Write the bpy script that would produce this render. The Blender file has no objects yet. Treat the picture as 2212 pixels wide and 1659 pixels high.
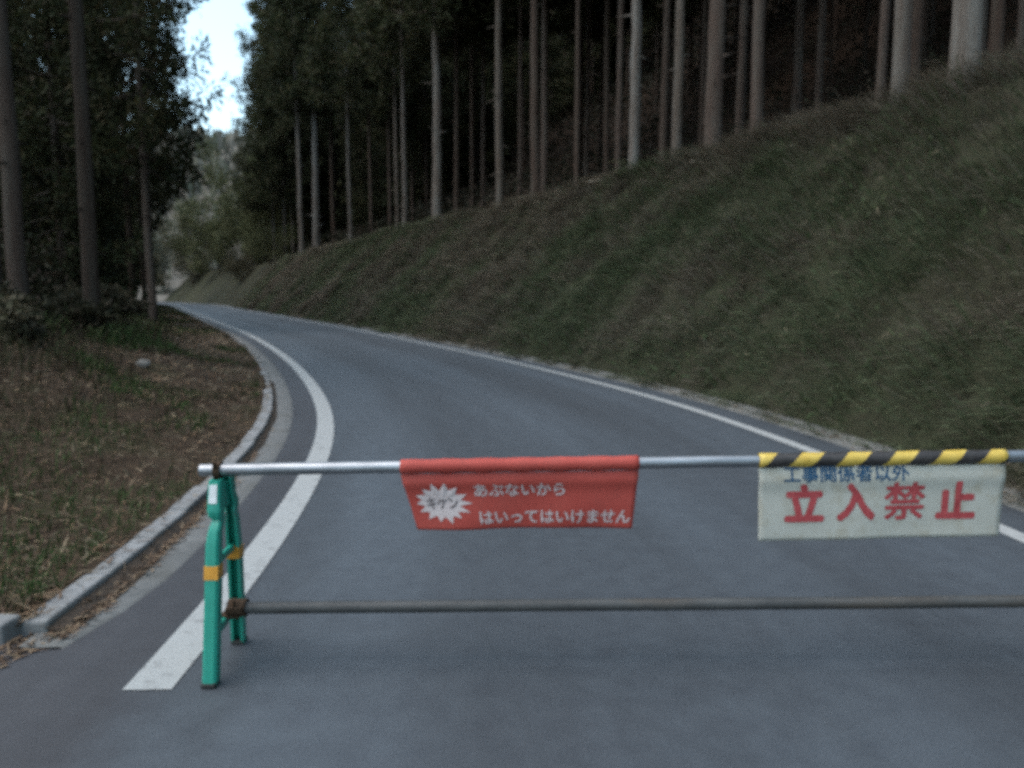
import bpy, bmesh, math, random
import numpy as np
from mathutils import Vector, Matrix

R = math.radians
SC = bpy.context.scene
COL = SC.collection
rng = np.random.default_rng(7)
random.seed(7)

# ------------------------------------------------------------ camera
cam_d = bpy.data.cameras.new('camera')
cam_d.sensor_width = 36.0
cam_d.lens = 36.0 * 1660.0 / 2212.0
cam_d.clip_start = 0.05
cam_d.clip_end = 3000
cam = bpy.data.objects.new('camera', cam_d)
COL.objects.link(cam)
cam.location = (0, 0, 1.5)
cam.rotation_euler = (R(90 - 6.8), 0, 0)
SC.camera = cam
cam_d.dof.use_dof = True                 # the hand-held phone missed its focus a little
cam_d.dof.focus_distance = 0.70
cam_d.dof.aperture_fstop = 6.8

# ------------------------------------------------------------ world, sun, exposure
SUN_EL, SUN_AZ = R(62), R(250)
w = bpy.data.worlds.new('World'); SC.world = w; w.use_nodes = True
nt = w.node_tree; bg = nt.nodes['Background']
sky = nt.nodes.new('ShaderNodeTexSky'); sky.sky_type = 'NISHITA'
sky.sun_disc = False; sky.sun_elevation = SUN_EL; sky.sun_rotation = SUN_AZ
sky.air_density = 1.0; sky.dust_density = 2.0; sky.ozone_density = 1.5
hs = nt.nodes.new('ShaderNodeHueSaturation'); hs.inputs['Saturation'].default_value = 0.85; hs.inputs['Hue'].default_value = 0.470
nt.links.new(sky.outputs[0], hs.inputs['Color']); nt.links.new(hs.outputs[0], bg.inputs[0])
bg.inputs[1].default_value = 0.10
sd = bpy.data.lights.new('sun', 'SUN'); sd.energy = 0.5; sd.angle = R(70); sd.color = (1, .95, .88)
so = bpy.data.objects.new('sun', sd); COL.objects.link(so)
_d = Vector((math.sin(SUN_AZ) * math.cos(SUN_EL), math.cos(SUN_AZ) * math.cos(SUN_EL), math.sin(SUN_EL)))
so.rotation_euler = _d.to_track_quat('Z', 'Y').to_euler(); so.location = (0, -10, 30)
vs = SC.view_settings
vs.view_transform = 'Standard'; vs.look = 'None'; vs.gamma = 1.0; vs.use_curve_mapping = False
vs.exposure = 2.0
SC.cycles.use_denoising = False          # dusk photograph: grain stays
SC.cycles.pixel_filter_type = 'BLACKMAN_HARRIS'
SC.cycles.filter_width = 2.2
SC.cycles.max_bounces = 5
SC.cycles.diffuse_bounces = 3

# ------------------------------------------------------------ helpers
def link(o, parent=None):
    COL.objects.link(o)
    if parent is not None: o.parent = parent
    return o
def tag(o, label=None, cat=None, group=None, kind=None):
    for k, v in (('label', label), ('category', cat), ('group', group), ('kind', kind)):
        if v: o[k] = v
    return o
def empty(name, loc, rz=0):
    o = bpy.data.objects.new(name, None); o.empty_display_size = .2
    o.location = loc; o.rotation_euler = (0, 0, rz); return link(o)
def mesh_np(name, V, F, mat=None, parent=None, smooth=True, col=None, uv=None):
    """V (n,3), F list of int arrays (k,3)/(k,4)."""
    me = bpy.data.meshes.new(name)
    V = np.asarray(V, np.float32)
    if not isinstance(F, list): F = [F]
    F = [np.asarray(f, np.int32) for f in F if len(f)]
    me.vertices.add(len(V)); me.vertices.foreach_set('co', V.ravel())
    tot = np.concatenate([np.full(len(f), f.shape[1], np.int32) for f in F])
    idx = np.concatenate([f.ravel() for f in F])
    me.loops.add(len(idx)); me.loops.foreach_set('vertex_index', idx)
    st = np.concatenate([[0], np.cumsum(tot)[:-1]]).astype(np.int32)
    me.polygons.add(len(tot)); me.polygons.foreach_set('loop_start', st)
    me.polygons.foreach_set('use_smooth', np.full(len(tot), smooth))
    me.update(calc_edges=True)
    if col is not None:
        a = me.color_attributes.new('col', 'FLOAT_COLOR', 'POINT')
        c = np.ones((len(V), 4), np.float32); c[:, :3] = col
        a.data.foreach_set('color', c.ravel())
    if uv is not None:
        l = me.uv_layers.new(name='UVMap')
        l.data.foreach_set('uv', np.asarray(uv, np.float32)[idx].ravel())
    me.validate()
    if mat: me.materials.append(mat)
    o = bpy.data.objects.new(name, me)
    return link(o, parent)
def grid_faces(nu, nv):
    i = np.arange(nu - 1)[:, None] * nv + np.arange(nv - 1)[None, :]
    return np.stack([i, i + 1, i + nv + 1, i + nv], -1).reshape(-1, 4)
def bm_obj(name, bm, mat, parent=None, smooth=False):
    me = bpy.data.meshes.new(name); bmesh.ops.recalc_face_normals(bm, faces=bm.faces)
    for f in bm.faces: f.smooth = smooth
    bm.to_mesh(me); bm.free()
    if mat: me.materials.append(mat)
    return link(bpy.data.objects.new(name, me), parent)
def add_box(bm, c, size, rot=None, bev=0.0, seg=2):
    M = Matrix.Translation(c) @ (rot.to_4x4() if rot is not None else Matrix()) @ Matrix.Diagonal((*size, 1))
    r = bmesh.ops.create_cube(bm, size=1, matrix=M)
    if bev > 0:
        es = list({e for v in r['verts'] for e in v.link_edges})
        bmesh.ops.bevel(bm, geom=es, offset=bev, segments=seg, affect='EDGES', profile=.5)
def add_sweep(bm, pts, section, closed_ends=True):
    """sweep a 2D section list (a,b) along pts [(centre, axis_a, axis_b)]"""
    rings = []
    for c, a, b in pts:
        rings.append([bm.verts.new(Vector(c) + Vector(a) * u + Vector(b) * v) for u, v in section])
    n = len(section)
    for r0, r1 in zip(rings, rings[1:]):
        for i in range(n): bm.faces.new((r0[i], r0[(i + 1) % n], r1[(i + 1) % n], r1[i]))
    if closed_ends: bm.faces.new(rings[0][::-1]); bm.faces.new(rings[-1])
def circ(r, n=16): return [(r * math.cos(2 * math.pi * i / n), r * math.sin(2 * math.pi * i / n)) for i in range(n)]
def add_tube(bm, p0, p1, r, n=16, r1=None):
    p0, p1 = Vector(p0), Vector(p1); d = (p1 - p0).normalized()
    a = d.orthogonal().normalized(); b = d.cross(a)
    k = 1 if r1 is None else r1 / r
    add_sweep(bm, [(p0, a, b), (p1, a * k, b * k)], circ(r, n))
def vnoise(x, y, seed=0):
    """cheap smooth value noise, numpy"""
    r = np.random.default_rng(seed).random((64, 64))
    xi = np.floor(x).astype(int); yi = np.floor(y).astype(int)
    fx = x - xi; fy = y - yi; fx = fx * fx * (3 - 2 * fx); fy = fy * fy * (3 - 2 * fy)
    g = lambda a, b: r[a % 64, b % 64]
    return (g(xi, yi) * (1 - fx) + g(xi + 1, yi) * fx) * (1 - fy) + (g(xi, yi + 1) * (1 - fx) + g(xi + 1, yi + 1) * fx) * fy
def fbm(x, y, seed=0, o=3):
    s = 0; a = .5
    for k in range(o): s = s + a * vnoise(x * 2 ** k, y * 2 ** k, seed + k); a *= .5
    return s / (1 - .5 ** o)

# ------------------------------------------------------------ materials
class NT:
    def __init__(s, name):
        s.m = bpy.data.materials.new(name); s.m.use_nodes = True
        s.t = s.m.node_tree; s.b = s.t.nodes['Principled BSDF']; s.out = s.t.nodes['Material Output']
    def n(s, typ, **kw):
        nd = s.t.nodes.new(typ)
        for k, v in kw.items():
            if k in nd.inputs: nd.inputs[k].default_value = v
            else: setattr(nd, k, v)
        return nd
    def l(s, a, b): s.t.links.new(a, b)
    def coord(s, kind='Object', scale=(1, 1, 1)):
        tc = s.n('ShaderNodeTexCoord'); mp = s.n('ShaderNodeMapping'); mp.inputs['Scale'].default_value = scale
        s.l(tc.outputs[kind], mp.inputs[0]); return mp.outputs[0]
    def noise(s, vec, scale, detail=4, rough=.6):
        nd = s.n('ShaderNodeTexNoise'); nd.inputs['Scale'].default_value = scale
        nd.inputs['Detail'].default_value = detail; nd.inputs['Roughness'].default_value = rough
        s.l(vec, nd.inputs['Vector']); return nd.outputs['Fac']
    def ramp(s, fac, stops):
        nd = s.n('ShaderNodeValToRGB'); e = nd.color_ramp.elements
        while len(e) > len(stops): e.remove(e[-1])
        while len(e) < len(stops): e.new(1)
        for el, (p, c) in zip(e, stops):
            el.position = p; el.color = (*c, 1) if len(c) == 3 else c
        s.l(fac, nd.inputs[0]); return nd.outputs[0]
    def mix(s, fac, a, b, mode='MIX'):
        nd = s.n('ShaderNodeMix', data_type='RGBA', blend_type=mode)
        if isinstance(fac, (int, float)): nd.inputs[0].default_value = fac
        else: s.l(fac, nd.inputs[0])
        for sock, v in ((nd.inputs[6], a), (nd.inputs[7], b)):
            if isinstance(v, tuple): sock.default_value = (*v, 1)
            else: s.l(v, sock)
        return nd.outputs[2]
    def bump(s, h, strength=.3, dist=.01):
        nd = s.n('ShaderNodeBump'); nd.inputs['Strength'].default_value = strength; nd.inputs['Distance'].default_value = dist
        s.l(h, nd.inputs['Height']); s.l(nd.outputs[0], s.b.inputs['Normal'])
    def base(s, c):
        if isinstance(c, tuple): s.b.inputs['Base Color'].default_value = (*c, 1)
        else: s.l(c, s.b.inputs['Base Color'])
    def set(s, rough=.8, metal=0., spec=.5):
        s.b.inputs['Roughness'].default_value = rough; s.b.inputs['Metallic'].default_value = metal
        s.b.inputs['Specular IOR Level'].default_value = spec

def g3(v): return (v, v, v)
def simple(name, c1, c2, scale, rough=.85, metal=0, spec=.3, bump=.2, dist=.005, vscale=(1, 1, 1)):
    t = NT(name); v = t.coord('Object', vscale); f = t.noise(v, scale)
    t.base(t.ramp(f, [(.3, c1), (.7, c2)])); t.set(rough, metal, spec)
    if bump: t.bump(f, bump, dist)
    return t.m

# asphalt
t = NT('asphalt'); v = t.coord('Object')
fine = t.noise(v, 160, 2, .6); mid = t.noise(v, 7, 5, .65)
vt = t.coord('UV', (1, 1, 1)); big = t.noise(t.coord('UV', (.9, .10, 1)), 1.6, 4, .6)
c = t.ramp(fine, [(.22, (.026, .0325, .039)), (.78, (.080, .096, .110))])
c = t.mix(.55, c, t.ramp(mid, [(.3, (.62, .62, .64)), (.7, (1.12, 1.12, 1.1))]), 'MULTIPLY')
c = t.mix(.8, c, t.ramp(big, [(.3, (.72, .70, .70)), (.7, (1.15, 1.16, 1.18))]), 'MULTIPLY')
sx_ = t.n('ShaderNodeSeparateXYZ'); t.l(t.n('ShaderNodeTexCoord').outputs['UV'], sx_.inputs[0])
ad = t.n('ShaderNodeMath', operation='MULTIPLY_ADD'); ad.inputs[1].default_value = .25; t.l(mid, ad.inputs[0]); t.l(sx_.outputs[0], ad.inputs[2])
mr = t.n('ShaderNodeMapRange'); mr.inputs[1].default_value = -.12; mr.inputs[2].default_value = .16; t.l(ad.outputs[0], mr.inputs[0])
sn = t.n('ShaderNodeMath', operation='SINE'); sm_ = t.n('ShaderNodeMath', operation='MULTIPLY_ADD'); sm_.inputs[1].default_value = 3.4; sm_.inputs[2].default_value = -.6
t.l(ad.outputs[0], sm_.inputs[0]); t.l(sm_.outputs[0], sn.inputs[0])
mt_ = t.n('ShaderNodeMapRange'); mt_.inputs[1].default_value = -1; mt_.inputs[2].default_value = 1; mt_.inputs[3].default_value = 0; mt_.inputs[4].default_value = 1; t.l(sn.outputs[0], mt_.inputs[0])
c = t.mix(1.0, c, t.ramp(mt_.outputs[0], [(0, (.86, .85, .85)), (1, (1.10, 1.11, 1.12))]), 'MULTIPLY')   # wheel-polished lanes
vor = t.n('ShaderNodeTexVoronoi', feature='DISTANCE_TO_EDGE'); vor.inputs['Scale'].default_value = .33; t.l(t.coord('UV', (1.6, .45, 1)), vor.inputs['Vector'])
crk = t.ramp(vor.outputs['Distance'], [(0, g3(.80)), (.010, g3(1))]); c = t.mix(t.ramp(mid, [(.45, g3(0)), (.6, g3(.8))]), c, t.mix(1.0, c, crk, 'MULTIPLY'))
c = t.mix(1.0, c, t.ramp(mr.outputs[0], [(0, (.86, .76, .74)), (1, (1, 1, 1))]), 'MULTIPLY')   # brown dirt outside the left line
t.base(c); t.set(.62, 0, .5); t.bump(fine, .35, .004); M_ASPH = t.m
# worn road paint
t = NT('road_paint'); v = t.coord('Object'); f = t.noise(v, 9, 6, .75); g = t.noise(v, 90, 3, .6)
wear = t.ramp(f, [(.28, g3(0)), (.46, g3(1))])
c = t.mix(wear, (.13, .132, .132), (.31, .325, .32)); c = t.mix(.5, c, t.ramp(g, [(.3, g3(.75)), (.7, g3(1.05))]), 'MULTIPLY')
t.base(c); t.set(.7, 0, .4); t.bump(g, .3, .003); M_PAINT = t.m
def concrete(name, lo, hi, moss=.0):
    t = NT(name); v = t.coord('Object'); f = t.noise(v, 5, 6, .7); g = t.noise(v, 120, 2, .6); k = t.noise(v, 2.1, 4, .6)
    c = t.ramp(f, [(.3, lo), (.7, hi)]); c = t.mix(.6, c, t.ramp(g, [(.3, g3(.8)), (.7, g3(1.1))]), 'MULTIPLY')
    d = t.ramp(k, [(.5, g3(0)), (.7, g3(moss))]); c = t.mix(d, c, (.07, .065, .045))
    t.base(c); t.set(.9, 0, .3); t.bump(g, .4, .004); return t.m
M_GUT = concrete('gutter_concrete', (.115, .12, .118), (.185, .19, .185), .35)
M_GUTD = concrete('foot_strip_concrete', (.095, .098, .092), (.155, .155, .145), .7)
M_KERB = concrete('kerb_concrete', (.15, .155, .157), (.25, .26, .262), .35)
# forest soil with needles
t = NT('leaf_litter_soil'); v = t.coord('Object'); f = t.noise(v, 1.3, 5, .65); g = t.noise(v, 45, 3, .7)
c = t.ramp(f, [(.3, (.034, .023, .015)), (.52, (.056, .040, .026)), (.72, (.042, .043, .020))])
c = t.mix(.8, c, t.ramp(g, [(.25, g3(.45)), (.75, g3(1.3))]), 'MULTIPLY'); t.base(c); t.set(.95, 0, .15); t.bump(g, .8, .03); M_SOIL = t.m
M_SILT_SHADE = simple('silt_with_face_shade', (.022, .018, .014), (.060, .045, .032), 22, .8, 0, .3, .6, .02)
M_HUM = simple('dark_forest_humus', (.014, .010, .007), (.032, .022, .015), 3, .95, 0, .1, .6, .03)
t = NT('grassy_soil'); v = t.coord('Object'); f = t.noise(v, .9, 5, .65); g = t.noise(v, 40, 3, .7)
c = t.ramp(f, [(.3, (.034, .030, .020)), (.7, (.036, .042, .021))])
c = t.mix(.8, c, t.ramp(g, [(.25, g3(.45)), (.75, g3(1.3))]), 'MULTIPLY'); t.base(c); t.set(.95, 0, .15); t.bump(g, .8, .03); M_BANK = t.m
# vegetation with its own colours per leaf
def leafmat(name, tr=.25):
    t = NT(name); a = t.n('ShaderNodeVertexColor'); a.layer_name = 'col'
    t.base(a.outputs[0]); t.set(.75, 0, .2)
    tl = t.n('ShaderNodeBsdfTranslucent'); t.l(a.outputs[0], tl.inputs[0])
    mx = t.n('ShaderNodeMixShader'); mx.inputs[0].default_value = tr
    t.l(t.b.outputs[0], mx.inputs[1]); t.l(tl.outputs[0], mx.inputs[2]); t.l(mx.outputs[0], t.out.inputs[0]); return t.m
M_LEAF = leafmat('foliage'); M_GRASS = leafmat('grass_blades', .2); M_LIT = leafmat('dead_leaves', .05)
# bark
def bark(name, lo, hi, lich):
    t = NT(name); v = t.coord('Object', (1, 1, .07)); f = t.noise(v, 26, 5, .65)
    v2 = t.coord('Object', (1, 1, .35)); k = t.noise(v2, 2.2, 4, .6)
    oi = t.n('ShaderNodeObjectInfo')
    c = t.ramp(f, [(.32, lo), (.68, hi)])
    c = t.mix(t.ramp(k, [(.42, g3(0)), (.66, g3(.75))]), c, lich)
    c = t.mix(.9, c, t.ramp(oi.outputs['Random'], [(0, (.72, .66, .60)), (1, (1.18, 1.18, 1.18))]), 'MULTIPLY')
    t.base(c); t.set(.95, 0, .15); t.bump(f, .9, .03); return t.m
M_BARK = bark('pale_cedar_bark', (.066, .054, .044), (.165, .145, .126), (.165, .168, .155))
M_BARKD = bark('brown_and_shaded_bark', (.042, .030, .024), (.100, .075, .061), (.085, .078, .066))  # darker bark copy: brown trunks, and forest shade put into the dim ones
M_TWIG = simple('twig_bark', (.05, .038, .028), (.10, .08, .06), 20)
M_HILL = simple('far_hillside', (.075, .069, .058), (.12, .11, .092), .16, .95, bump=.0)

# ------------------------------------------------------------ road line (left edge line, going away and bending left)
LP = np.array([(-1.27, -30), (-1.27, -8), (-1.27, 0), (-1.27, 2.76), (-1.29, 3.6), (-1.37, 4.69), (-1.53, 6.1), (-1.8, 7.8), (-2.28, 9.7),
               (-3.2, 12.55), (-5.0, 17.4), (-9.0, 26.8), (-14.6, 38.6), (-27, 64.5), (-44, 98), (-75, 138), (-118, 172)], float)
def catmull(P, n=12):
    Q = np.vstack([2 * P[0] - P[1], P, 2 * P[-1] - P[-2]]); out = []
    for i in range(1, len(Q) - 2):
        p0, p1, p2, p3 = Q[i - 1:i + 3]
        a = np.linalg.norm(p1 - p0) ** .5; b = np.linalg.norm(p2 - p1) ** .5; c = np.linalg.norm(p3 - p2) ** .5
        m1 = (p2 - p1) + b * ((p1 - p0) / a - (p2 - p0) / (a + b)); m2 = (p2 - p1) + b * ((p3 - p2) / c - (p3 - p1) / (b + c))
        for t in np.arange(n) / n:
            out.append((2 * t ** 3 - 3 * t * t + 1) * p1 + (t ** 3 - 2 * t * t + t) * m1 + (-2 * t ** 3 + 3 * t * t) * p2 + (t ** 3 - t * t) * m2)
    out.append(Q[-2]); return np.array(out)
_P = catmull(LP); _d = np.r_[0, np.cumsum(np.linalg.norm(np.diff(_P, axis=0), axis=1))]
S = np.arange(0, _d[-1], .5); LC = np.c_[np.interp(S, _d, _P[:, 0]), np.interp(S, _d, _P[:, 1])]
for _ in range(14): LC[1:-1] = .25 * LC[:-2] + .5 * LC[1:-1] + .25 * LC[2:]
_T = np.gradient(LC, axis=0); _T /= np.linalg.norm(_T, axis=1)[:, None]; NR = np.c_[_T[:, 1], -_T[:, 0]]
def at_s(s):
    s = np.asarray(s, float)
    p = np.stack([np.interp(s, S, LC[:, 0]), np.interp(s, S, LC[:, 1])], -1)
    n = np.stack([np.interp(s, S, NR[:, 0]), np.interp(s, S, NR[:, 1])], -1)
    return p, n / np.linalg.norm(n, axis=-1, keepdims=True)
def s_of_y(y): return float(np.interp(y, LC[:, 1], S))
def width(s):                                     # between the painted lines
    y = np.interp(s, S, LC[:, 1]); k = np.clip((y - 9) / 13, 0, 1); return 4.45 - .30 * k
def pos(s, o):
    p, n = at_s(s); return p + n * np.asarray(o, float)[..., None]
def strip(name, s, offs, zs, mat, parent=None, jit=0):
    """sweep: s (n,), offs (n,m) or (m,), zs same"""
    s = np.asarray(s); offs = np.broadcast_to(offs, (len(s), np.shape(offs)[-1])); zs = np.broadcast_to(zs, offs.shape)
    p, n = at_s(s); xy = p[:, None, :] + n[:, None, :] * offs[..., None]
    V = np.concatenate([xy, zs[..., None]], -1).reshape(-1, 3)
    uv = np.stack([offs, np.broadcast_to(s[:, None], offs.shape)], -1).reshape(-1, 2)
    return mesh_np(name, V, grid_faces(*offs.shape), mat, parent, True, None, uv)

SY = {y: s_of_y(y) for y in (3.1, 3.25, 3.4, 11.2)}
# road sheet (the apron widens to the left before the kerb)
s_all = np.concatenate([np.arange(0, SY[3.4], .5), [SY[3.4], SY[3.4] + .01], np.arange(SY[3.4] + .5, S[-1], .5)])
lo = np.where(s_all < SY[3.4] + .005, -7.0, -.80)
W = width(s_all)
tt = np.linspace(0, 1, 12)
offs = lo[:, None] * (1 - tt) + (W + .60)[:, None] * tt
zz = np.zeros_like(offs)
road = tag(strip('road', s_all, offs, zz, M_ASPH), kind='structure')
# painted edge lines, parts of the road
def paint(s0, s1, o0, o1):
    s = np.arange(s0, s1, .25); k = 3
    o = np.stack([np.asarray(o0(s)) * (1 - q) + np.asarray(o1(s)) * q for q in np.linspace(0, 1, k)], -1)
    return strip('edge_line', s, o, np.full_like(o, .004), M_PAINT, road)
l1 = paint(s_of_y(2.76), S[-1] - 2, lambda s: -.185 + 0 * s, lambda s: .0 * s)
tag(l1, 'broad worn white edge line on the left')
l2 = paint(2, S[-1] - 2, lambda s: width(s), lambda s: width(s) + .13)
tag(l2, 'thin white edge line on the right')
# gutters
s_g = np.arange(SY[3.1] + .02, 135, .4)
flare = np.clip((s_g - SY[3.1]) / .9, 0, 1) ** .5
go = np.stack([-.78 + 0 * s_g, -.70 + 0 * s_g, -.475 - .0012 * np.clip(s_g - 33, 0, 60) - .16 * (1 - flare), -.455 - .0012 * np.clip(s_g - 33, 0, 60) - .16 * (1 - flare)], -1)
gz = np.stack([.014 + 0 * s_g, .008 + 0 * s_g, .010 + 0 * s_g, -.01 + 0 * s_g], -1)
tag(strip('gutter', s_g, go, gz, M_GUT), kind='structure')
s_r = np.arange(10, 135, .5)
ro = width(s_r)[:, None] + np.array([.48, .495, .68, .69, .77, .80])
rz = np.broadcast_to(np.array([-.02, .008, .010, .045, .05, -.05]), ro.shape)
tag(strip('gutter', s_r, ro, rz, M_GUTD), kind='structure')
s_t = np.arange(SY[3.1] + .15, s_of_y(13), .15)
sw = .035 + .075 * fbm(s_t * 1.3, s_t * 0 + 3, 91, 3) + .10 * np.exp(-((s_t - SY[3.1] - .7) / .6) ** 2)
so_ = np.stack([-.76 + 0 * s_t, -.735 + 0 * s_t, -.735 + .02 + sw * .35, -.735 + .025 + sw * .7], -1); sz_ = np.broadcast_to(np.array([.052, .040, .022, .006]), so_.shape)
tag(strip('silt_shade_strip', s_t, so_, sz_, M_SILT_SHADE), kind='structure')  # silt on the kerb foot, its dark tone also painting the shaded face
# kerb: single stones with open joints
kerb = empty('kerb', (*pos(SY[3.25], -.95), 0)); tag(kerb, kind='structure')
bm = bmesh.new(); add_box(bm, (0, 0, -.022), (.122, .582, .20), bev=.014)
ks = bm_obj('kerb_stone', bm, M_KERB, kerb, False); ksm = ks.data
first = True
s = SY[3.25] + .3
while pos(s, 0)[1] < 26:
    p, n = at_s(s); q = p + n * (-.790 + random.uniform(-.008, .008))
    o = ks if first else link(bpy.data.objects.new('kerb_stone', ksm), kerb)
    first = False
    o.location = Vector((q[0], q[1], random.uniform(-.012, .008) - (.028 if q[1] > 11.3 else 0))) - kerb.location
    o.rotation_euler = (random.uniform(-.015, .015), random.uniform(-.03, .03), math.atan2(-n[0], n[1]) + math.pi / 2 + random.uniform(-.015, .015))
    s += .605
cx0 = pos(SY[3.25], -.790)
for k in range(4):                                 # the return to the left, a gap after the corner
    o = link(bpy.data.objects.new('kerb_stone', ksm), kerb)
    o.location = Vector((cx0[0] - .35 - .6 * k, cx0[1] - .02 + .05 * k, .03 + random.uniform(-.01, .01))) - kerb.location
    o.rotation_euler = (0, random.uniform(-.03, .03), R(90 - 6) + random.uniform(-.02, .02))

# ------------------------------------------------------------ terrain
def verge_z(o, s):                                 # left side, o negative
    d = np.clip(-o - .80, 0, None)
    y = np.interp(s, S, LC[:, 1])
    k = np.clip((y - 3.1) / 5.0, 0, 1); k = k * k * (3 - 2 * k)
    z = np.interp(d, [0, .5, 1.2, 2.2, 3.5, 6, 10, 40], [.055, .12, .30, .62, .95, 1.25, 1.5, 3.5])
    far = np.clip((y - 17) / 14, 0, 1)
    z = np.where(d < 9, z * (1 - .72 * far * np.clip(1 - (d - 5) / 4, 0, 1)) + .02 * far, z)
    return .055 * (1 - k) + (z) * k + .02 * d * (1 - k)
def bank_z(d, s):                                  # d metres beyond the foot
    z = np.interp(d, [0, .25, 4.3, 4.8, 5.6, 8, 20, 45, 75], [.02, .22, 4.35, 4.68, 4.85, 5.3, 10, 28, 54])
    return z
def foot(s): return width(s) + .74
sv = np.arange(SY[3.1] + .12, 150, .3)
dv = np.concatenate([np.arange(0, 4, .2), np.arange(4, 9.1, .5)])
ov = -(.835 + dv)[None, :] + 0 * sv[:, None]
# beyond the last kerb stone the litter comes to the gutter
yv = np.interp(sv, S, LC[:, 1]); ov = ov + (np.clip((yv - 11.2) / .5, 0, 1) * .035)[:, None] * np.exp(-dv)[None, :]
zv = verge_z(ov, sv[:, None] + 0 * ov)
zv = zv + (fbm(sv[:, None] * .8 + 0 * ov, ov * .8, 3) - .5) * .22 * np.clip(dv, 0, 1)[None, :] + (fbm(sv[:, None] * 4 + 0 * ov, ov * 4, 5) - .5) * .05
tag(strip('verge', sv, ov, zv, M_SOIL), kind='structure')
sb = np.arange(4, 165, .5)
db = np.concatenate([np.arange(0, 7, .25), np.arange(7, 20, 1.0), np.arange(20, 76, 5.0)])
ob = foot(sb)[:, None] + db[None, :]
def bank_noise(s, d): return (fbm(s * .35, d * .35, 11) - .5) * .55 * np.clip(d / 1.5, 0, 1) + (fbm(s * 1.3, d * 1.3, 15) - .5) * .38 * np.clip(d, 0, 1)
zb = bank_z(db, None)[None, :] + bank_noise(sb[:, None] + 0 * ob, db[None, :] + 0 * ob)
j5 = int(np.argmin(np.abs(db - 5.5)))
tag(strip('grass_bank', sb, ob[:, :j5 + 1], zb[:, :j5 + 1], M_BANK), kind='structure')
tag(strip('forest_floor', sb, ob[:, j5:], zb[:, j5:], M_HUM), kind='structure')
# large ground sheet under everything, rising into low wooded country
gx = np.concatenate([np.arange(-700, -120, 40), np.arange(-120, 120, 4), np.arange(120, 701, 40)])
gy = np.concatenate([np.arange(-500, -40, 40), np.arange(-40, 200, 4), np.arange(200, 1001, 40)])
GX, GY = np.meshgrid(gx, gy, indexing='ij')
D2 = np.full(GX.shape, 1e9); SGN = np.zeros(GX.shape)
for i in range(0, len(S), 6):
    dx = GX - LC[i, 0]; dy = GY - LC[i, 1]; d2 = dx * dx + dy * dy
    mk = d2 < D2; D2[mk] = d2[mk]; SGN[mk] = (dx * NR[i, 0] + dy * NR[i, 1])[mk]
OFF = np.sign(SGN) * np.sqrt(D2)
GZ = np.where(OFF < -9.5, 1.28 + np.clip(-OFF - 10, 0, 30) * .066, -.45)
GZ = np.where((OFF < -4) & (OFF >= -9.5), -.45, GZ)
GZ[GY < 2] = -.10
tag(mesh_np('ground', np.stack([GX, GY, GZ], -1).reshape(-1, 3), grid_faces(*GX.shape), M_SOIL), kind='structure')
# far hill closing the valley
hx = np.linspace(-420, 160, 70); hy = np.linspace(175, 420, 40)
HX, HY = np.meshgrid(hx, hy, indexing='ij')
HZ = 32 * np.exp(-((HX + 60) / 150) ** 2) * np.clip((HY - 175) / 120, 0, 1) ** .8 + 36 * np.clip((HY - 175) / 120, 0, 1) + (fbm(HX * .03, HY * .03, 31) - .5) * 22
tag(mesh_np('hill', np.stack([HX, HY, HZ - 4], -1).reshape(-1, 3), grid_faces(*HX.shape), M_HILL), kind='structure')

# ------------------------------------------------------------ grass and litter
def blades(name, P, up, H, Wd, colr, lean, mat, parent=None, kind='stuff', curl=.6):
    n = len(P); a = rng.random(n) * 2 * np.pi
    side = np.stack([np.cos(a), np.sin(a), rng.normal(0, .15, n)], -1) * (Wd[:, None] * .5)
    b = rng.random(n) * 2 * np.pi
    ld = np.stack([np.cos(b), np.sin(b), np.zeros(n)], -1) * rng.random(n)[:, None] * .5 + lean
    d1 = up + ld * .5; d1 /= np.linalg.norm(d1, axis=1)[:, None]
    d2 = up + ld * (1 + curl * 2) + np.array([0, 0, -.35 * curl]); d2 /= np.linalg.norm(d2, axis=1)[:, None]
    m = P + d1 * H[:, None] * .55; tp = m + d2 * H[:, None] * .5
    V = np.stack([P - side, P + side, m + side * .8, m - side * .8, tp], 1).reshape(-1, 3)
    i = np.arange(n)[:, None] * 5
    C = np.repeat(colr, 5, 0)
    o = mesh_np(name, V, [i + np.array([0, 1, 2, 3]), i + np.array([3, 2, 4])], mat, parent, False, C)
    return o
def pal(cols, k, gain=1.34):
    cols = np.array(cols); return cols[k] * rng.uniform(.7, 1.25, (len(k), 1)) * gain
def bank_points(n, s0, s1, d0, d1, near=True):
    # density falls off with distance from the camera
    u = rng.random(n)
    s = s0 + (s1 - s0) * (u ** 1.9 if near else u)
    d = rng.uniform(d0, d1, n)
    p = pos(s, foot(s) + d); z = bank_z(d, s) + bank_noise(s, d)
    return s, d, np.c_[p, z]
# bank cover: tufts of drooping dead grass and green weeds growing in patches
nT, per = 15500, 17
s, d, P = bank_points(nT, 30, 112, -.10, 7.2)
patch = fbm(s * .30 + d * .25, d * .35, 51); patch2 = fbm(s * 1.4, d * 1.4, 55)
gmix = np.clip(.60 + (patch - .52) * 4 + (patch2 - .5) * 1.6, .06, .92)
size = (.45 + 1.25 * fbm(s * 1.2, d * 1.2, 61)) * rng.uniform(.7, 1.4, nT) * (1 + .55 * np.exp(-((d - 5.2) / .9) ** 2) * (fbm(s * .7, d * .3, 66) > .48))
tint = rng.uniform(.66, 1.35, nT)
ti = np.repeat(np.arange(nT), per); nG = len(ti)
a_ = rng.random(nG) * 2 * np.pi; rr_ = rng.random(nG) ** .6 * .17 * size[ti]
P = P[ti] + np.c_[np.cos(a_) * rr_, np.sin(a_) * rr_, np.zeros(nG)]
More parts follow.
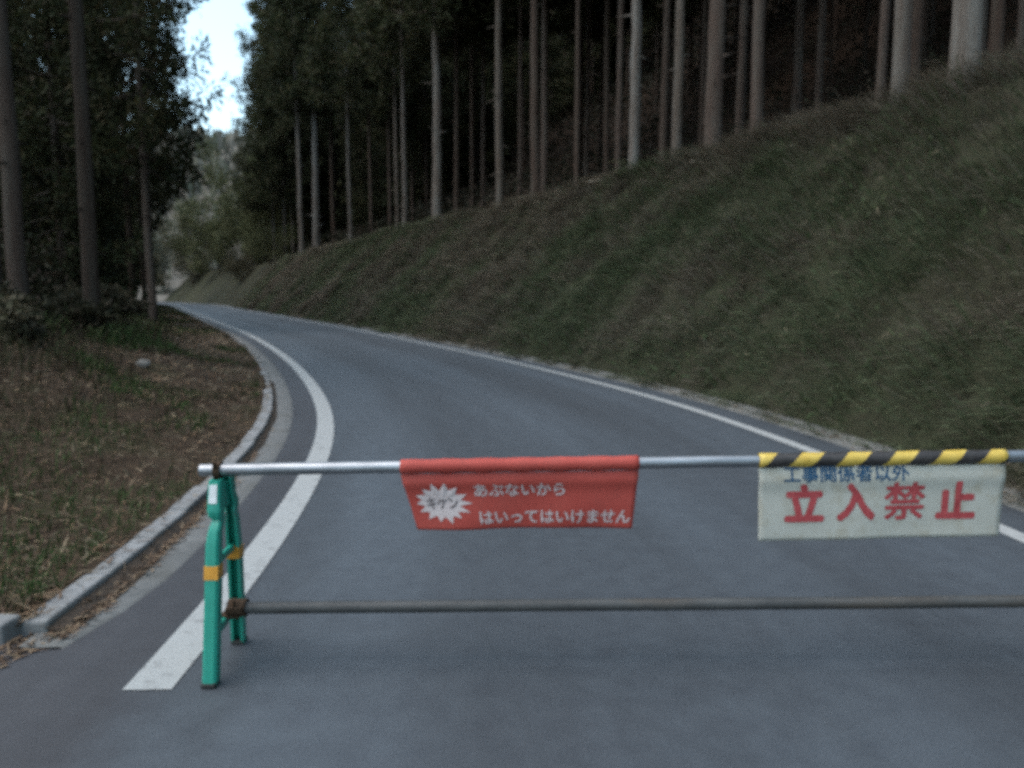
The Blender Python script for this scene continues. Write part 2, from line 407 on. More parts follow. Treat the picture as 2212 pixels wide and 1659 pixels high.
n2 = at_s(s[ti])[1]; P[:, 2] += (np.c_[np.cos(a_), np.sin(a_)] * n2).sum(1) * rr_ * .95 * (d[ti] > .2) * (d[ti] < 4.5) - .02
green = rng.random(nG) < gmix[ti]
k = np.where(green, rng.integers(0, 4, nG), 4 + rng.integers(0, 4, nG))
G_COLS = [(.054, .070, .034), (.062, .078, .042), (.048, .064, .036), (.074, .084, .048),
          (.098, .083, .060), (.118, .103, .078), (.078, .063, .047), (.102, .093, .070)]
C = pal(G_COLS, k) * tint[ti][:, None]
upv = np.c_[-n2 * .5, np.ones(nG)]; upv /= np.linalg.norm(upv, axis=1)[:, None]
dist = np.linalg.norm(P[:, :2], axis=1)
H = rng.uniform(.18, .50, nG) * size[ti] * np.where(d[ti] < .3, .6, 1)
Wd = np.clip(dist * .0010, .009, .05) * rng.uniform(.7, 1.5, nG)
lean = np.c_[-n2 * .75, np.full(nG, -.30)] + np.c_[np.cos(a_), np.sin(a_), 0 * a_] * .55 + np.array([-.25, -.1, 0])
tag(blades('bank_grass', P, upv, H, Wd, C, lean, M_GRASS, curl=.9), 'shaggy weeds and dead grass covering the roadside bank', 'grass', kind='stuff')
# broad-leaved weeds between
nW = 60000
s, d, P = bank_points(nW, 30, 105, .05, 6.5)
sel = fbm(s * .8, d * .8, 71) + .25 * rng.random(len(s)) > .70
P = P[sel]; s = s[sel]; d = d[sel]; n = len(P); n2 = at_s(s)[1]
P[:, 2] += rng.uniform(.02, .22, n)
dist = np.linalg.norm(P[:, :2], axis=1)
upv = np.c_[-n2 * .6, np.full(n, .4)] + rng.normal(0, .45, (n, 3)); upv /= np.linalg.norm(upv, axis=1)[:, None]
H = rng.uniform(.05, .13, n); Wd = np.clip(dist * .003, .03, .08) * rng.uniform(.7, 1.4, n)
C = pal([(.042, .064, .028), (.036, .054, .026), (.055, .070, .032), (.08, .07, .045)], rng.integers(0, 4, n))
tag(blades('bank_weeds', P, upv, H, Wd, C, np.zeros((n, 3)), M_LEAF, curl=.3), 'broad-leaved green weeds scattered over the roadside bank', 'weeds', kind='stuff')
# litter and grass on the left verge
def verge_points(n, y0, y1, d0, d1, pw=1.8):
    s0, s1 = s_of_y(y0), s_of_y(y1); s = s0 + (s1 - s0) * rng.random(n) ** pw; d = rng.uniform(d0, d1, n)
    o = -(.835 + d); p = pos(s, o)
    z = verge_z(o, s) + (fbm(s * .8, o * .8, 3) - .5) * .22 * np.clip(d, 0, 1)
    return s, d, np.c_[p, z]
nL = 60000
s, d, P = verge_points(nL, 3.3, 60, -.06, 8)
P[:, 2] += rng.uniform(.0, .03, nL); dist = np.linalg.norm(P[:, :2], axis=1)
upv = rng.normal(0, 1, (nL, 3)); upv[:, 2] = rng.uniform(-.05, .35, nL); upv /= np.linalg.norm(upv, axis=1)[:, None]
C = pal([(.16, .105, .062), (.11, .070, .042), (.20, .155, .10), (.085, .055, .036), (.13, .11, .075)], rng.integers(0, 5, nL), 1.08)
tag(blades('leaf_litter', P, upv, rng.uniform(.04, .14, nL), np.clip(dist * .0014, .010, .03) * rng.uniform(.6, 1.6, nL), C, np.zeros((nL, 3)), M_LIT, curl=.1),
    'brown dead leaves and needles on the left verge', 'leaf litter', kind='stuff')
nV = 120000
s, d, P = verge_points(nV, 3.35, 90, .05, 8.5)
sel = (fbm(s * .7, d * .9, 81) + rng.normal(0, .05, nV) > .55) | (rng.random(nV) < np.clip((d - 1.6) / 2.2, 0, .9))
P = P[sel]; s = s[sel]; d = d[sel]; n = len(P); dist = np.linalg.norm(P[:, :2], axis=1)
C = pal([(.042, .052, .022), (.055, .056, .028), (.068, .054, .034), (.050, .036, .024)], rng.integers(0, 4, n), .95)
moss = (fbm(s * .7, d * .9, 81) > .60) & (d < 3.2); C[moss] = C[moss] * np.array([.95, 1.55, 1.0])
H = rng.uniform(.05, .17, n) * (1 + 2.6 * np.clip((d - 1.2) / 2, 0, 1) * (.4 + fbm(s * .9, d * .9, 83))); up1 = np.tile([0, 0, 1.], (n, 1))
tag(blades('verge_grass', P, up1, H, np.clip(dist * .0012, .007, .05) * rng.uniform(.7, 1.4, n), C, np.tile([.35, -.2, -.25], (n, 1)) + rng.normal(0, .35, (n, 3)), M_GRASS),
    'thin dark grass and weeds on the left verge', 'grass', kind='stuff')
# debris on the asphalt by the kerb end and in the gutter
nD = 2600
y = rng.uniform(2.2, 3.2, nD); x = -1.95 - np.abs(rng.normal(0, .55, nD)) - (3.2 - y) * .35
P1 = np.c_[x, y, np.full(nD, .006)]
s = s_of_y(3.2) + np.abs(rng.normal(0, 1.6, 1700)); P2 = np.c_[pos(s, -.70 + rng.uniform(-.02, .12, 1700) * rng.random(1700)), np.full(1700, .018)]
s = rng.uniform(s_of_y(5), s_of_y(40), 2200); P3 = np.c_[pos(s, width(s) + rng.uniform(.45, .72, 2200)), np.full(2200, .02)]
P = np.vstack([P1, P2, P3]); n = len(P)
upv = rng.normal(0, 1, (n, 3)); upv[:, 2] = rng.uniform(0, .3, n); upv /= np.linalg.norm(upv, axis=1)[:, None]
C = pal([(.12, .080, .05), (.085, .055, .036), (.060, .042, .030), (.16, .12, .08)], rng.integers(0, 4, n))
tag(blades('road_debris', P, upv, rng.uniform(.02, .08, n), rng.uniform(.006, .018, n), C, np.zeros((n, 3)), M_LIT, curl=.1),
    'brown needles and leaf crumbs washed against the road edge', 'debris', kind='stuff')

# ------------------------------------------------------------ trees
def trunk_mesh(name, h, seed, sides=11, rings=26, stubs=10):
    r_ = np.random.default_rng(seed); t = np.linspace(0, 1, rings) ** 1.4; z = t * h - .5
    rad = .5 * (1 - t) ** .75 * .94 + .02 + .08 * np.exp(-np.clip(z, 0, None) * 3.0)
    wx = np.cumsum(r_.normal(0, .03, rings)); wy = np.cumsum(r_.normal(0, .03, rings)); wx -= wx[0]; wy -= wy[0]
    a = np.arange(sides) * 2 * np.pi / sides
    lob = 1 + .07 * np.sin(a * 3 + r_.random() * 6)[None, :] + r_.normal(0, .025, (rings, sides))
    X = wx[:, None] + rad[:, None] * np.cos(a)[None, :] * lob; Y = wy[:, None] + rad[:, None] * np.sin(a)[None, :] * lob
    V = np.stack([X, Y, np.broadcast_to(z[:, None], X.shape)], -1).reshape(-1, 3)
    i = np.arange(rings - 1)[:, None] * sides + np.arange(sides)[None, :]; j = np.arange(rings - 1)[:, None] * sides + (np.arange(sides) + 1)[None, :] % sides
    F = np.stack([i, j, j + sides, i + sides], -1).reshape(-1, 4)
    # dead branch stubs
    Vs, Fs = [V], [F]; base = len(V)
    for k in range(stubs):
        zz_ = r_.uniform(1.5, 9); an = r_.random() * 6.28; L = r_.uniform(.5, 1.6); rr = .045
        kk = np.interp(zz_, z, rad); c = np.array([np.cos(an), np.sin(an), 0]); q = np.array([-np.sin(an), np.cos(an), 0])
        b0 = c * kk * .8 + [np.interp(zz_, z, wx), np.interp(zz_, z, wy), zz_]; b1 = b0 + c * L + [0, 0, r_.uniform(-.25, .1)]
        Vs.append(np.array([b0 + q * rr, b0 - q * rr * .5 + [0, 0, rr], b0 - q * rr * .5 - [0, 0, rr], b1])); 
        Fs.append(np.array([[0, 1, 3], [1, 2, 3], [2, 0, 3]]) + base); base += 4
    o = mesh_np(name, np.vstack(Vs), [Fs[0], np.vstack(Fs[1:])], None); COL.objects.unlink(o); me = o.data; bpy.data.objects.remove(o); return me
def leaf_cards(P, outd, L, Wd, C, r_):
    n = len(P); d = outd + r_.normal(0, .55, (n, 3)); d /= np.linalg.norm(d, axis=1)[:, None]
    q = np.cross(d, r_.normal(0, 1, (n, 3))); q /= np.linalg.norm(q, axis=1)[:, None] + 1e-9
    a = P - q * Wd[:, None] * .5; b = P + q * Wd[:, None] * .5; m = P + d * L[:, None] * .6
    V = np.stack([P, m - q * Wd[:, None] * .5, P + d * L[:, None], m + q * Wd[:, None] * .5], 1).reshape(-1, 3)
    F = np.arange(n)[:, None] * 4 + np.arange(4); return V, F, np.repeat(C, 4, 0)
def cedar_crown(seed, z0, z1, rmax, limbs=70, clumps=13, per=22):
    """two meshes: foliage and limbs"""
    r_ = np.random.default_rng(seed); PV, PD, PC = [], [], []; bm = bmesh.new()
    for k in range(limbs):
        u = (k + r_.random()) / limbs; z = z0 + (z1 - z0) * u ** .9
        L = rmax * (1 - u) ** .65 * r_.uniform(.65, 1.15) * (.72 + .28 * min(1, u * 6)) + .25
        a = k * 2.4 + r_.normal(0, .35); c = np.array([np.cos(a), np.sin(a), 0])
        droop = r_.uniform(.25, .55) * (1 - u) - .25 * u
        pt = lambda q: np.array([0, 0, z]) + c * L * q + np.array([0, 0, 1]) * L * (-droop * q + .42 * q ** 3)
        p0, p1, p2 = Vector(pt(0)), Vector(pt(.5)), Vector(pt(.97)); rr = .016 + .014 * L
        add_tube(bm, p0, p1, rr, 4, rr * .6); add_tube(bm, p1, p2, rr * .6, 4, rr * .15)
        nc = max(4, int(clumps * L / rmax) + 3); tint = r_.uniform(.75, 1.2)
        for j in range(nc):
            q = .28 + .75 * (j + r_.random()) / nc
            ctr = pt(q) + r_.normal(0, 1, 3) * np.array([.16, .16, .13]) * (1 + .5 * L * q * .4) + np.array([0, 0, -.05])
            n = int(per * r_.uniform(.7, 1.3))
            pp = ctr + r_.normal(0, .14, (n, 3)); PV.append(pp)
            dd = c * .8 + (pp - ctr) * 3 + np.array([0, 0, -.2]); PD.append(dd)
            cc = np.array([(.026, .033, .015), (.032, .040, .017), (.038, .044, .019), (.046, .040, .018)])[r_.integers(0, 4, n)] * tint * r_.uniform(.75, 1.3, (n, 1)); PC.append(cc)
    P = np.vstack(PV); D = np.vstack(PD); C = np.vstack(PC); n = len(P)
    V, F, CC = leaf_cards(P, D, r_.uniform(.18, .40, n), r_.uniform(.06, .12, n), C, r_)
    o = mesh_np('crown', V, F, M_LEAF, None, False, CC); COL.objects.unlink(o); fm = o.data; bpy.data.objects.remove(o)
    o = bm_obj('limbs', bm, M_TWIG, None, True); COL.objects.unlink(o); lm = o.data; bpy.data.objects.remove(o)
    return fm, lm
TRH = 22.0
TRUNKS = [trunk_mesh('trunk', TRH, 100 + i) for i in range(5)]
def with_mat(me, m):
    c = me.copy(); c.materials.append(m); return c
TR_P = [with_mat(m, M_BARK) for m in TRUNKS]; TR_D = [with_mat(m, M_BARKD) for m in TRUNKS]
HIGH = [cedar_crown(200 + i, 9.5, 22.3, 2.5) for i in range(3)]        # plantation trees, clean lower trunks
LOW = [cedar_crown(300 + i, 4.6, 22.3, 3.1, 92, 14, 22) for i in range(3)]  # edge trees, branched low
VLOW = [cedar_crown(400 + i, .8, 20.5, 3.6, 104, 15, 22) for i in range(2)]   # young dense trees, green to the ground
tree_n = 0
def cedar(name, x, y, z, dia, crowns, label, group=None, pale=True, hs_=1.0, cs=1.0, rz=None, lean=(0, 0)):
    global tree_n
    tree_n += 1; i = tree_n
    e = empty(name, (x, y, z), random.random() * 6.28 if rz is None else rz)
    e.rotation_euler = (lean[0], lean[1], e.rotation_euler[2])
    tag(e, label, 'tree', group)
    tr = link(bpy.data.objects.new('trunk', (TR_P if pale else TR_D)[i % 5]), e); tr.scale = (dia, dia, hs_)
    fm, lm = crowns[(i * 7 // 3) % len(crowns)]
    for nm, me in (('crown', fm), ('limbs', lm)):
        c = link(bpy.data.objects.new(nm, me), e); c.scale = (cs, cs, hs_)
        if nm == 'limbs': c['kind'] = 'stuff'
    return e
def bank_h(x, y):
    dd = (LC[:, 0] - x) ** 2 + (LC[:, 1] - y) ** 2; k = int(np.argmin(dd))
    o = float((np.array([x, y]) - LC[k]) @ NR[k]); s = S[k]
    if o > 0:
        d = np.array([o - float(foot(s))]); return float(bank_z(d, None)[0] + bank_noise(np.array([s]), d)[0]), o - float(foot(s))
    o_ = np.array([o]); s_ = np.array([s]); return float(verge_z(o_, s_)[0]), o
# trunks one can tell apart on the bank, left to right in the view: (x, y, diameter, setting, label)
BANK = [
 (-26.32, 86.2, .27, 'L', 'thin far cedar, leftmost of the trunks on the distant bank top'),
 (-24.92, 85.6, .32, 'L', 'thin far cedar, second from left on the distant bank top'),
 (-25.74, 91.8, .34, 'L', 'thin far cedar, third from left on the distant bank top'),
 (-19.53, 72.3, .50, 'T', 'tall slim cedar with green crown right of the sky gap'),
 (-18.24, 72.6, .72, 'T', 'bluish thick cedar with sky specks above it, right of the sky gap'),
 (-17.58, 77.0, .43, 'T', 'slim dim cedar just right of the bluish thick trunk'),
 (-11.85, 57.3, .32, 'H', 'slim cedar standing alone among green crowns left of the pale pair'),
 (-11.61, 64.7, .28, 'H', 'short-looking dim cedar trunk deep left of the pale slim cedar'),
 (-9.82, 63.2, .31, 'H', 'dim brown cedar, outer left companion of the pale slim cedar'),
 (-7.78, 53.2, .29, 'H', 'thin cedar touching the left side of the pale slim cedar'),
 (-6.00, 44.0, .32, 'H', 'pale slim cedar left of the thick pale cedar on the bank'),
 (-3.75, 39.35, .55, 'H', 'thick pale cedar at the left end of the open bank top'),
 (-2.98, 41.9, .30, 'H', 'slim brownish cedar just right of the leftmost thick pale cedar'),
 (-2.40, 47.6, .29, 'H', 'very dim cedar behind, between brownish slim cedar and sky specks'),
 (-1.58, 42.45, .26, 'H', 'dim thin cedar just left of the white sky specks'),
 (-0.50, 32.25, .37, 'H', 'straight pale cedar right beside the small white sky specks'),
 (0.84, 29.0, .35, 'H', 'pale cedar with a darker trunk half hidden behind its right side'),
 (1.37, 33.9, .33, 'H', 'dark cedar half hidden behind the right side of a pale cedar'),
 (2.26, 27.3, .20, 'H', 'thin reddish brown cedar near the middle of the bank top'),
 (3.74, 31.1, .28, 'H', 'left one of two dim cedars left of the brightest pale trunk'),
 (3.70, 27.5, .25, 'H', 'right one of two dim cedars left of the brightest pale trunk'),
 (3.54, 22.7, .35, 'H', 'brightest pale grey cedar in the middle of the bank top'),
 (4.93, 25.85, .27, 'H', 'dim cedar between the brightest pale trunk and a grey one'),
 (4.43, 21.3, .29, 'H', 'grey cedar second right of the brightest pale trunk'),
 (5.26, 20.8, .49, 'H', 'wide dark brown cedar right of the middle grey trunks'),
 (6.39, 22.3, .25, 'H', 'dim slim cedar between wide brown trunk and pale grey trunk'),
 (5.44, 17.8, .30, 'H', 'pale grey cedar at left of the dark empty forest gap'),
 (9.36, 24.3, .25, 'H', 'barely visible cedar inside the dark empty forest gap'),
 (7.54, 16.35, .20, 'H', 'slim dim cedar at right side of the dark forest gap'),
 (6.82, 14.06, .31, 'H', 'grey cedar left of the nearest broad trunk on the bank'),
 (8.45, 16.8, .25, 'H', 'dim cedar showing between grey trunk and nearest broad trunk'),
 (7.20, 12.83, .47, 'H', 'nearest and broadest pale cedar on the bank at upper right'),
 (8.70, 14.4, .25, 'H', 'reddish cedar trunk just right of the nearest broad trunk'),
 (10.93, 17.25, .25, 'H', 'dim cedar at the far right edge of the forest')]
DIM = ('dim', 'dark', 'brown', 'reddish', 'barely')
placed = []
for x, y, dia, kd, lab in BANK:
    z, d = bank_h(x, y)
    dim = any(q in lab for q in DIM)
    crowns = LOW if kd == 'L' else HIGH
    cedar('cedar_tree', x, y, z - .05, dia, crowns, lab, 'cedars along the bank top', not dim, random.uniform(.93, 1.08) * (1 if kd == 'H' else 1.35), random.uniform(.9, 1.1) * (1 if kd == 'H' else 1.3))
    placed.append((x, y))
# deeper rows of the plantation
ANCH = [(-.30, 'sky gap'), (-.2513, 'bluish thick cedar'), (-.1362, 'pale slim cedar'), (-.0953, 'leftmost thick cedar'), (-.0155, 'white sky specks'),
        (.029, 'pale doubled cedar'), (.0829, 'thin reddish cedar'), (.156, 'brightest pale trunk'), (.2528, 'wide brown trunk'),
        (.306, 'dark forest gap'), (.485, 'near grey cedar'), (.561, 'broadest near trunk')]
def deep_label(u, d):
    row = 'first rows' if d < 18 else 'middle rows' if d < 36 else 'last rows'
    k = sum(1 for a, _ in ANCH if a < u)
    if k == 0: return f'dark cedar in the {row} left of the {ANCH[0][1]}'
    if k == len(ANCH): return f'dark cedar in the {row} right of the {ANCH[-1][1]}'
    return f'dark cedar in the {row} between the {ANCH[k-1][1]} and {ANCH[k][1]}'
n_deep = 0; tries = 0
while n_deep < 178 and tries < 14000:
    tries += 1
    s = random.uniform(24, 150) if random.random() < .45 else random.uniform(30, 70); d = random.uniform(9, 62) if random.random() < .8 else random.uniform(44, 60)
    p = pos(s, float(foot(s)) + d); x, y = float(p[0]), float(p[1])
    if y < 2 or x / y > .95: continue
    if min((x - a) ** 2 + (y - b) ** 2 for a, b in placed) < (2.0 if d < 25 else 2.6) ** 2: continue
    u_ = x / y
    if .485 < u_ < .55 and math.hypot(x, y) < 34: continue            # the dark gap stays open nearby
    placed.append((x, y)); n_deep += 1
    far = math.hypot(x, y) > 62 or d > 26
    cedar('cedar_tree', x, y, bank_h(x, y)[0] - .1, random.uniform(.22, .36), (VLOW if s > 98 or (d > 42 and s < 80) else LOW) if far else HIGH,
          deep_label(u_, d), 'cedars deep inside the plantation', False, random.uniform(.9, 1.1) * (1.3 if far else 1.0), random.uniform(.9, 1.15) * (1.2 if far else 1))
# left side of the road
def left_label(u, o):
    row = 'front row' if o > -12 else 'middle rows' if o > -22 else 'last rows'
    where = 'at the left edge' if u < -.63 else 'behind the two near left trunks' if u < -.52 else 'right of the clearest left trunk' if u < -.44 else 'beside the sky gap'
    return f'dark cedar in the {row} of the left forest, {where}'
LEFT = [(-7.42, 13.6, .29, 'H', 'dull brown cedar trunk, the clearest one on the left verge', False),
        (-8.02, 12.6, .30, 'H', 'dim broad cedar near the left edge of the view', False),
        (-13.0, 19.5, .30, 'H', 'dark cedar behind the clearest trunk on the left', False)]
for x, y, dia, kd, lab, pale in LEFT:
    cedar('cedar_tree', x, y, bank_h(x, y)[0] - .08, dia, HIGH, lab, 'cedars on the left side', pale)
LEFT2 = [(-17.9, 31.0, .34, 1.1, 'dense low-branched cedar behind the cedar edging the sky gap'),
         (-13.75, 29.5, .34, 1.25, 'dense cedar whose dark crown edges the sky gap on its left'),
         (-18.4, 37.5, .34, 1.25, 'dense cedar crown further along, left below the sky gap'),
         (-22.6, 47.5, .34, 1.2, 'farthest dense cedar left of the road before the bend')]
for x, y, dia, hh, lab in LEFT2:
    cedar('cedar_tree', x, y, bank_h(x, y)[0] - .08, dia, VLOW if x < -17 and y < 32 else LOW, lab, 'dense cedars left of the road', False, hh, .95)
n_deep = 0; tries = 0; placed2 = [(a[0], a[1]) for a in LEFT + LEFT2]
while n_deep < 70 and tries < 5000:
    tries += 1
    y = random.uniform(7, 105) if random.random() < .75 else random.uniform(62, 100); o = -random.uniform(5.2, 34)
    k = int(np.argmin(np.abs(LC[:, 1] - y))); p = LC[k] + NR[k] * o; x, y2 = float(p[0]), float(p[1])
    if y2 < 4 or x / y2 < -1.05: continue
    if min((x - a) ** 2 + (y2 - b) ** 2 for a, b in placed2) < 2.6 ** 2: continue
    if math.hypot(x, y2) < 11 or (18 < y2 < 55 and o > -8.2): continue
    placed2.append((x, y2)); n_deep += 1
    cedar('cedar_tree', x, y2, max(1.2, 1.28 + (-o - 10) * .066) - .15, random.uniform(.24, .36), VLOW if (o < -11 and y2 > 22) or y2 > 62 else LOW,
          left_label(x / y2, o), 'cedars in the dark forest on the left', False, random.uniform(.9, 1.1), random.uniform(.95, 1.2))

# the same forest goes on along the road behind the viewpoint
n_b = 0; tries = 0; pb = [(0, 0)]
while n_b < 10 and tries < 4000:
    tries += 1
    y = random.uniform(-42, 7); sd_ = random.choice((-1, 1)); x = sd_ * random.uniform(0, 16) + (10.0 if sd_ > 0 else -11.0)
    if y > 1 and abs(x) < y * .85 + 3: continue
    if min((x - a) ** 2 + (y - b) ** 2 for a, b in pb) < 3.0 ** 2: continue
    pb.append((x, y)); n_b += 1
    cedar('cedar_tree', x, y, (4.8 + (x - 9) * .3 if y > -26 else 0) if x > 0 else .0, random.uniform(.25, .4), LOW, 'dark cedar beside the road behind the viewpoint', 'cedars behind the viewpoint', False)

# undergrowth under the left wood; on the bank near-black leaves added for shade
def understory(name, P, lab, hmax):
    n = len(P); P = P.copy(); P[:, 2] += rng.random(n) ** 1.3 * hmax
    d_ = rng.normal(0, 1, (n, 3)); dist_ = np.linalg.norm(P[:, :2], axis=1)
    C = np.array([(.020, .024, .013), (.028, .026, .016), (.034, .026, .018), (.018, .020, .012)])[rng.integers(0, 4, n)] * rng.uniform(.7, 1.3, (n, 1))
    V, F, CC = leaf_cards(P, d_, np.clip(dist_ * .006, .12, .5) * rng.uniform(.6, 1.4, n), np.clip(dist_ * .003, .06, .25) * rng.uniform(.7, 1.3, n), C, rng)
    return tag(mesh_np(name, V, F, M_LEAF, None, False, CC), lab, 'undergrowth', kind='stuff')
n = 90000; s = 28 + 120 * rng.random(n) ** 1.3; d = rng.uniform(6.8, 60, n)
cl = fbm(s * .5, d * .5, 121) + rng.normal(0, .04, n) > .44; s = s[cl]; d = d[cl]
understory('undergrowth', np.c_[pos(s, foot(s) + d), bank_z(d, s) + bank_noise(s, d)], 'added near-black leaf mass standing in for shade beneath the plantation', 1.5)
n = 90000; y = 9 + 95 * rng.random(n) ** 1.2; o = -rng.uniform(5.6, 30, n); p = np.stack([np.interp(y, LC[:, 1], LC[:, 0]), y], -1)
nn = np.stack([np.interp(y, LC[:, 1], NR[:, 0]), np.interp(y, LC[:, 1], NR[:, 1])], -1); p = p + nn * o[:, None]
kp = (np.hypot(p[:, 0], p[:, 1]) > 9) & ((y < 34) | (o < -8)) & (fbm(p[:, 0] * .5, p[:, 1] * .5, 123) + rng.normal(0, .04, n) > .42); p = p[kp]; o = o[kp]
understory('undergrowth', np.c_[p, 1.1 + np.clip(-o - 6, 0, 30) * .06], 'dark undergrowth beneath the left forest', 1.9)

# shrubs near the bend
def shrub_mesh(seed, w_, h_, n=3600, cols=None, leaf=(.08, .18)):
    r_ = np.random.default_rng(seed); ctr = r_.normal(0, 1, (26, 3)) * [w_ * .33, w_ * .33, h_ * .24] + [0, 0, h_ * .55]
    ctr[:, 2] = np.clip(ctr[:, 2], .15, h_); k = r_.integers(0, 26, n); P = ctr[k] + r_.normal(0, .17 * w_ * .6, (n, 3)); P[:, 2] = np.abs(P[:, 2])
    D = (P - [0, 0, h_ * .4]); D /= np.linalg.norm(D, axis=1)[:, None] + 1e-6
    C = np.array(cols)[r_.integers(0, len(cols), n)] * r_.uniform(.7, 1.3, (n, 1)) * r_.uniform(.8, 1.2, 26)[k][:, None]
    V, F, CC = leaf_cards(P, D, r_.uniform(*leaf, n), r_.uniform(.05, .10, n) * (leaf[1] / .2) ** .8, C, r_)
    bm = bmesh.new()
    for c in ctr[:12]: add_tube(bm, (r_.normal(0, .06), r_.normal(0, .06), -.1), c, .02, 5, .008)
    return V, F, CC, bm
GREENS = [(.080, .088, .040), (.064, .075, .034), (.096, .100, .048)]
GREYS = [(.115, .125, .098), (.135, .138, .108), (.095, .108, .080)]
BROWNS = [(.078, .070, .044), (.060, .060, .034), (.085, .078, .050)]
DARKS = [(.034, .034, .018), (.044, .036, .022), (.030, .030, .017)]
SHR = [('broadleaf_tree', -35.5, 104, 8.0, 15.5, GREENS, 'tall light olive broadleaf tree below the sky gap', 'tree'),
       ('broadleaf_tree', -30.2, 99, 7.0, 13.0, GREENS, 'light olive broadleaf tree left of the thin far cedars', 'tree'),
       ('broadleaf_tree', -41.5, 112, 7.5, 12.0, GREENS, 'darker green broadleaf tree behind the far bend of the road', 'tree'),
       ('broadleaf_tree', -57.0, 127, 8.0, 12.5, GREYS, 'pale grey-green tree beyond the end of the visible road', 'tree'),
       ('broadleaf_tree', -49.0, 119, 7.0, 9.5, BROWNS, 'brownish broadleaf tree right of the pale grey-green one', 'tree'),
       ('shrub', -26.5, 86, 4.0, 3.6, GREENS, 'rounded green bush on the far bank before the thin cedars', 'shrub'),
       ('shrub', -32.8, 94, 3.6, 3.0, BROWNS, 'low brownish bush on the far bank below the olive trees', 'shrub'),
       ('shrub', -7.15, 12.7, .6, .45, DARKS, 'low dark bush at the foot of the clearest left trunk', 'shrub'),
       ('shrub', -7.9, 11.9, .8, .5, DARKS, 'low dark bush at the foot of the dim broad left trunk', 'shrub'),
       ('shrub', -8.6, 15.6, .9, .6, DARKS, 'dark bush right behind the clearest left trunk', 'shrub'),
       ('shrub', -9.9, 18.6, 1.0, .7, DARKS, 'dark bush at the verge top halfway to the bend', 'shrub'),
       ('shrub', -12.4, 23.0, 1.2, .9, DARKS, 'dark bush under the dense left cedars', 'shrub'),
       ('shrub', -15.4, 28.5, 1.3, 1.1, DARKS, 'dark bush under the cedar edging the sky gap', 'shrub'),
       ('shrub', -6.7, 9.9, .7, .4, BROWNS, 'low brown withered bush near the left edge of the view', 'shrub')]
for k, (nm_, x, y, w_, h_, cols, lab, cat_) in enumerate(SHR):
    z, _ = bank_h(x, y); e = empty(nm_, (x, y, z - .05)); tag(e, lab, cat_, 'trees at the far bend' if cat_ == 'tree' else 'bushes by the road')
    V, F, CC, bm = shrub_mesh(500 + k, w_, h_, 9000 if h_ > 5 else 4500, cols, (.25, .60) if h_ > 5 else (.06, .16) if h_ < 2 else (.10, .26))
    mesh_np('crown' if cat_ == 'tree' else 'foliage', V, F, M_LEAF, e, False, CC)
    if cat_ == 'tree':
        add_tube(bm, (0, 0, -.3), (0, 0, h_ * .6), .16, 8, .06); bm_obj('trunk', bm, M_TWIG, e)
    else: bm_obj('stems', bm, M_TWIG, e)
# bare woodland on the far hill reads as one mass
nF = 9000
fx = rng.uniform(-330, 60, nF); fy = rng.uniform(185, 330, nF)
fz = 32 * np.exp(-((fx + 60) / 150) ** 2) * np.clip((fy - 175) / 120, 0, 1) ** .8 + 36 * np.clip((fy - 175) / 120, 0, 1) + (fbm(fx * .03, fy * .03, 31) - .5) * 22 - 5
C = pal([(.11, .102, .085), (.09, .085, .068), (.135, .125, .105), (.07, .074, .054)], rng.integers(0, 4, nF))
tag(blades('far_woodland', np.c_[fx, fy, fz], np.tile([0, 0, 1.], (nF, 1)), rng.uniform(3, 8, nF), rng.uniform(1.0, 2.6, nF), C, np.zeros((nF, 3)), M_LIT, curl=.3),
    'pale brown leafless woodland on the far hill', 'woodland', kind='stuff')

# stone on the verge and cut wood on the bank edge
def rock(name, loc, r, seed, mat, parent=None):
    bm = bmesh.new(); bmesh.ops.create_icosphere(bm, subdivisions=2, radius=1); r_ = random.Random(seed)
    for v in bm.verts: v.co = Vector((v.co.x * r[0], v.co.y * r[1], v.co.z * r[2])) * r_.uniform(.82, 1.12)
    o = bm_obj(name, bm, mat, parent); o.location = loc; return o
M_STONE = concrete('pale_stone', (.12, .12, .112), (.20, .195, .18), .5)
zst = bank_h(-5.25, 10.9)[0]
tag(rock('stone', (-5.25, 10.9, zst + .04), (.10, .085, .07), 3, M_STONE), 'pale grey stone lying in the leaf litter on the left verge', 'stone')
M_CUT = simple('cut_wood', (.22, .185, .14), (.34, .30, .235), 14)
LOGS = [(3.9, 22.0, .5, .035, 1.9, 'pale cut branch below the brightest trunk on the bank edge'),
        (2.7, 24.3, .7, .03, .4, 'pale broken stick on the bank edge beside the thin reddish cedar'),
        (4.6, 19.4, .45, .03, 2.6, 'short pale stick on the bank edge below the grey cedar'),
        (1.3, 26.2, .6, .03, 1.0, 'pale stick on bank edge right of the half hidden dark cedar')]
for x, y, L, r_, a, lab in LOGS:
    z, _ = bank_h(x, y); bm = bmesh.new(); c, s_ = math.cos(a), math.sin(a)
    pts = [(-L * .5, 0, 0), (-.1 * L, .04, .05), (L * .5, 0, .10)]
    for p, q in zip(pts, pts[1:]): add_tube(bm, p, q, r_, 7, r_ * .8)
    add_tube(bm, pts[1], (.1 * L, .16, .12), r_ * .5, 5, r_ * .3)
    o = bm_obj('cut_branch', bm, M_CUT, None, True); o.location = (x, y, z + .10); o.rotation_euler = (0, 0, a); tag(o, lab, 'branch', 'cut branches on the bank edge')

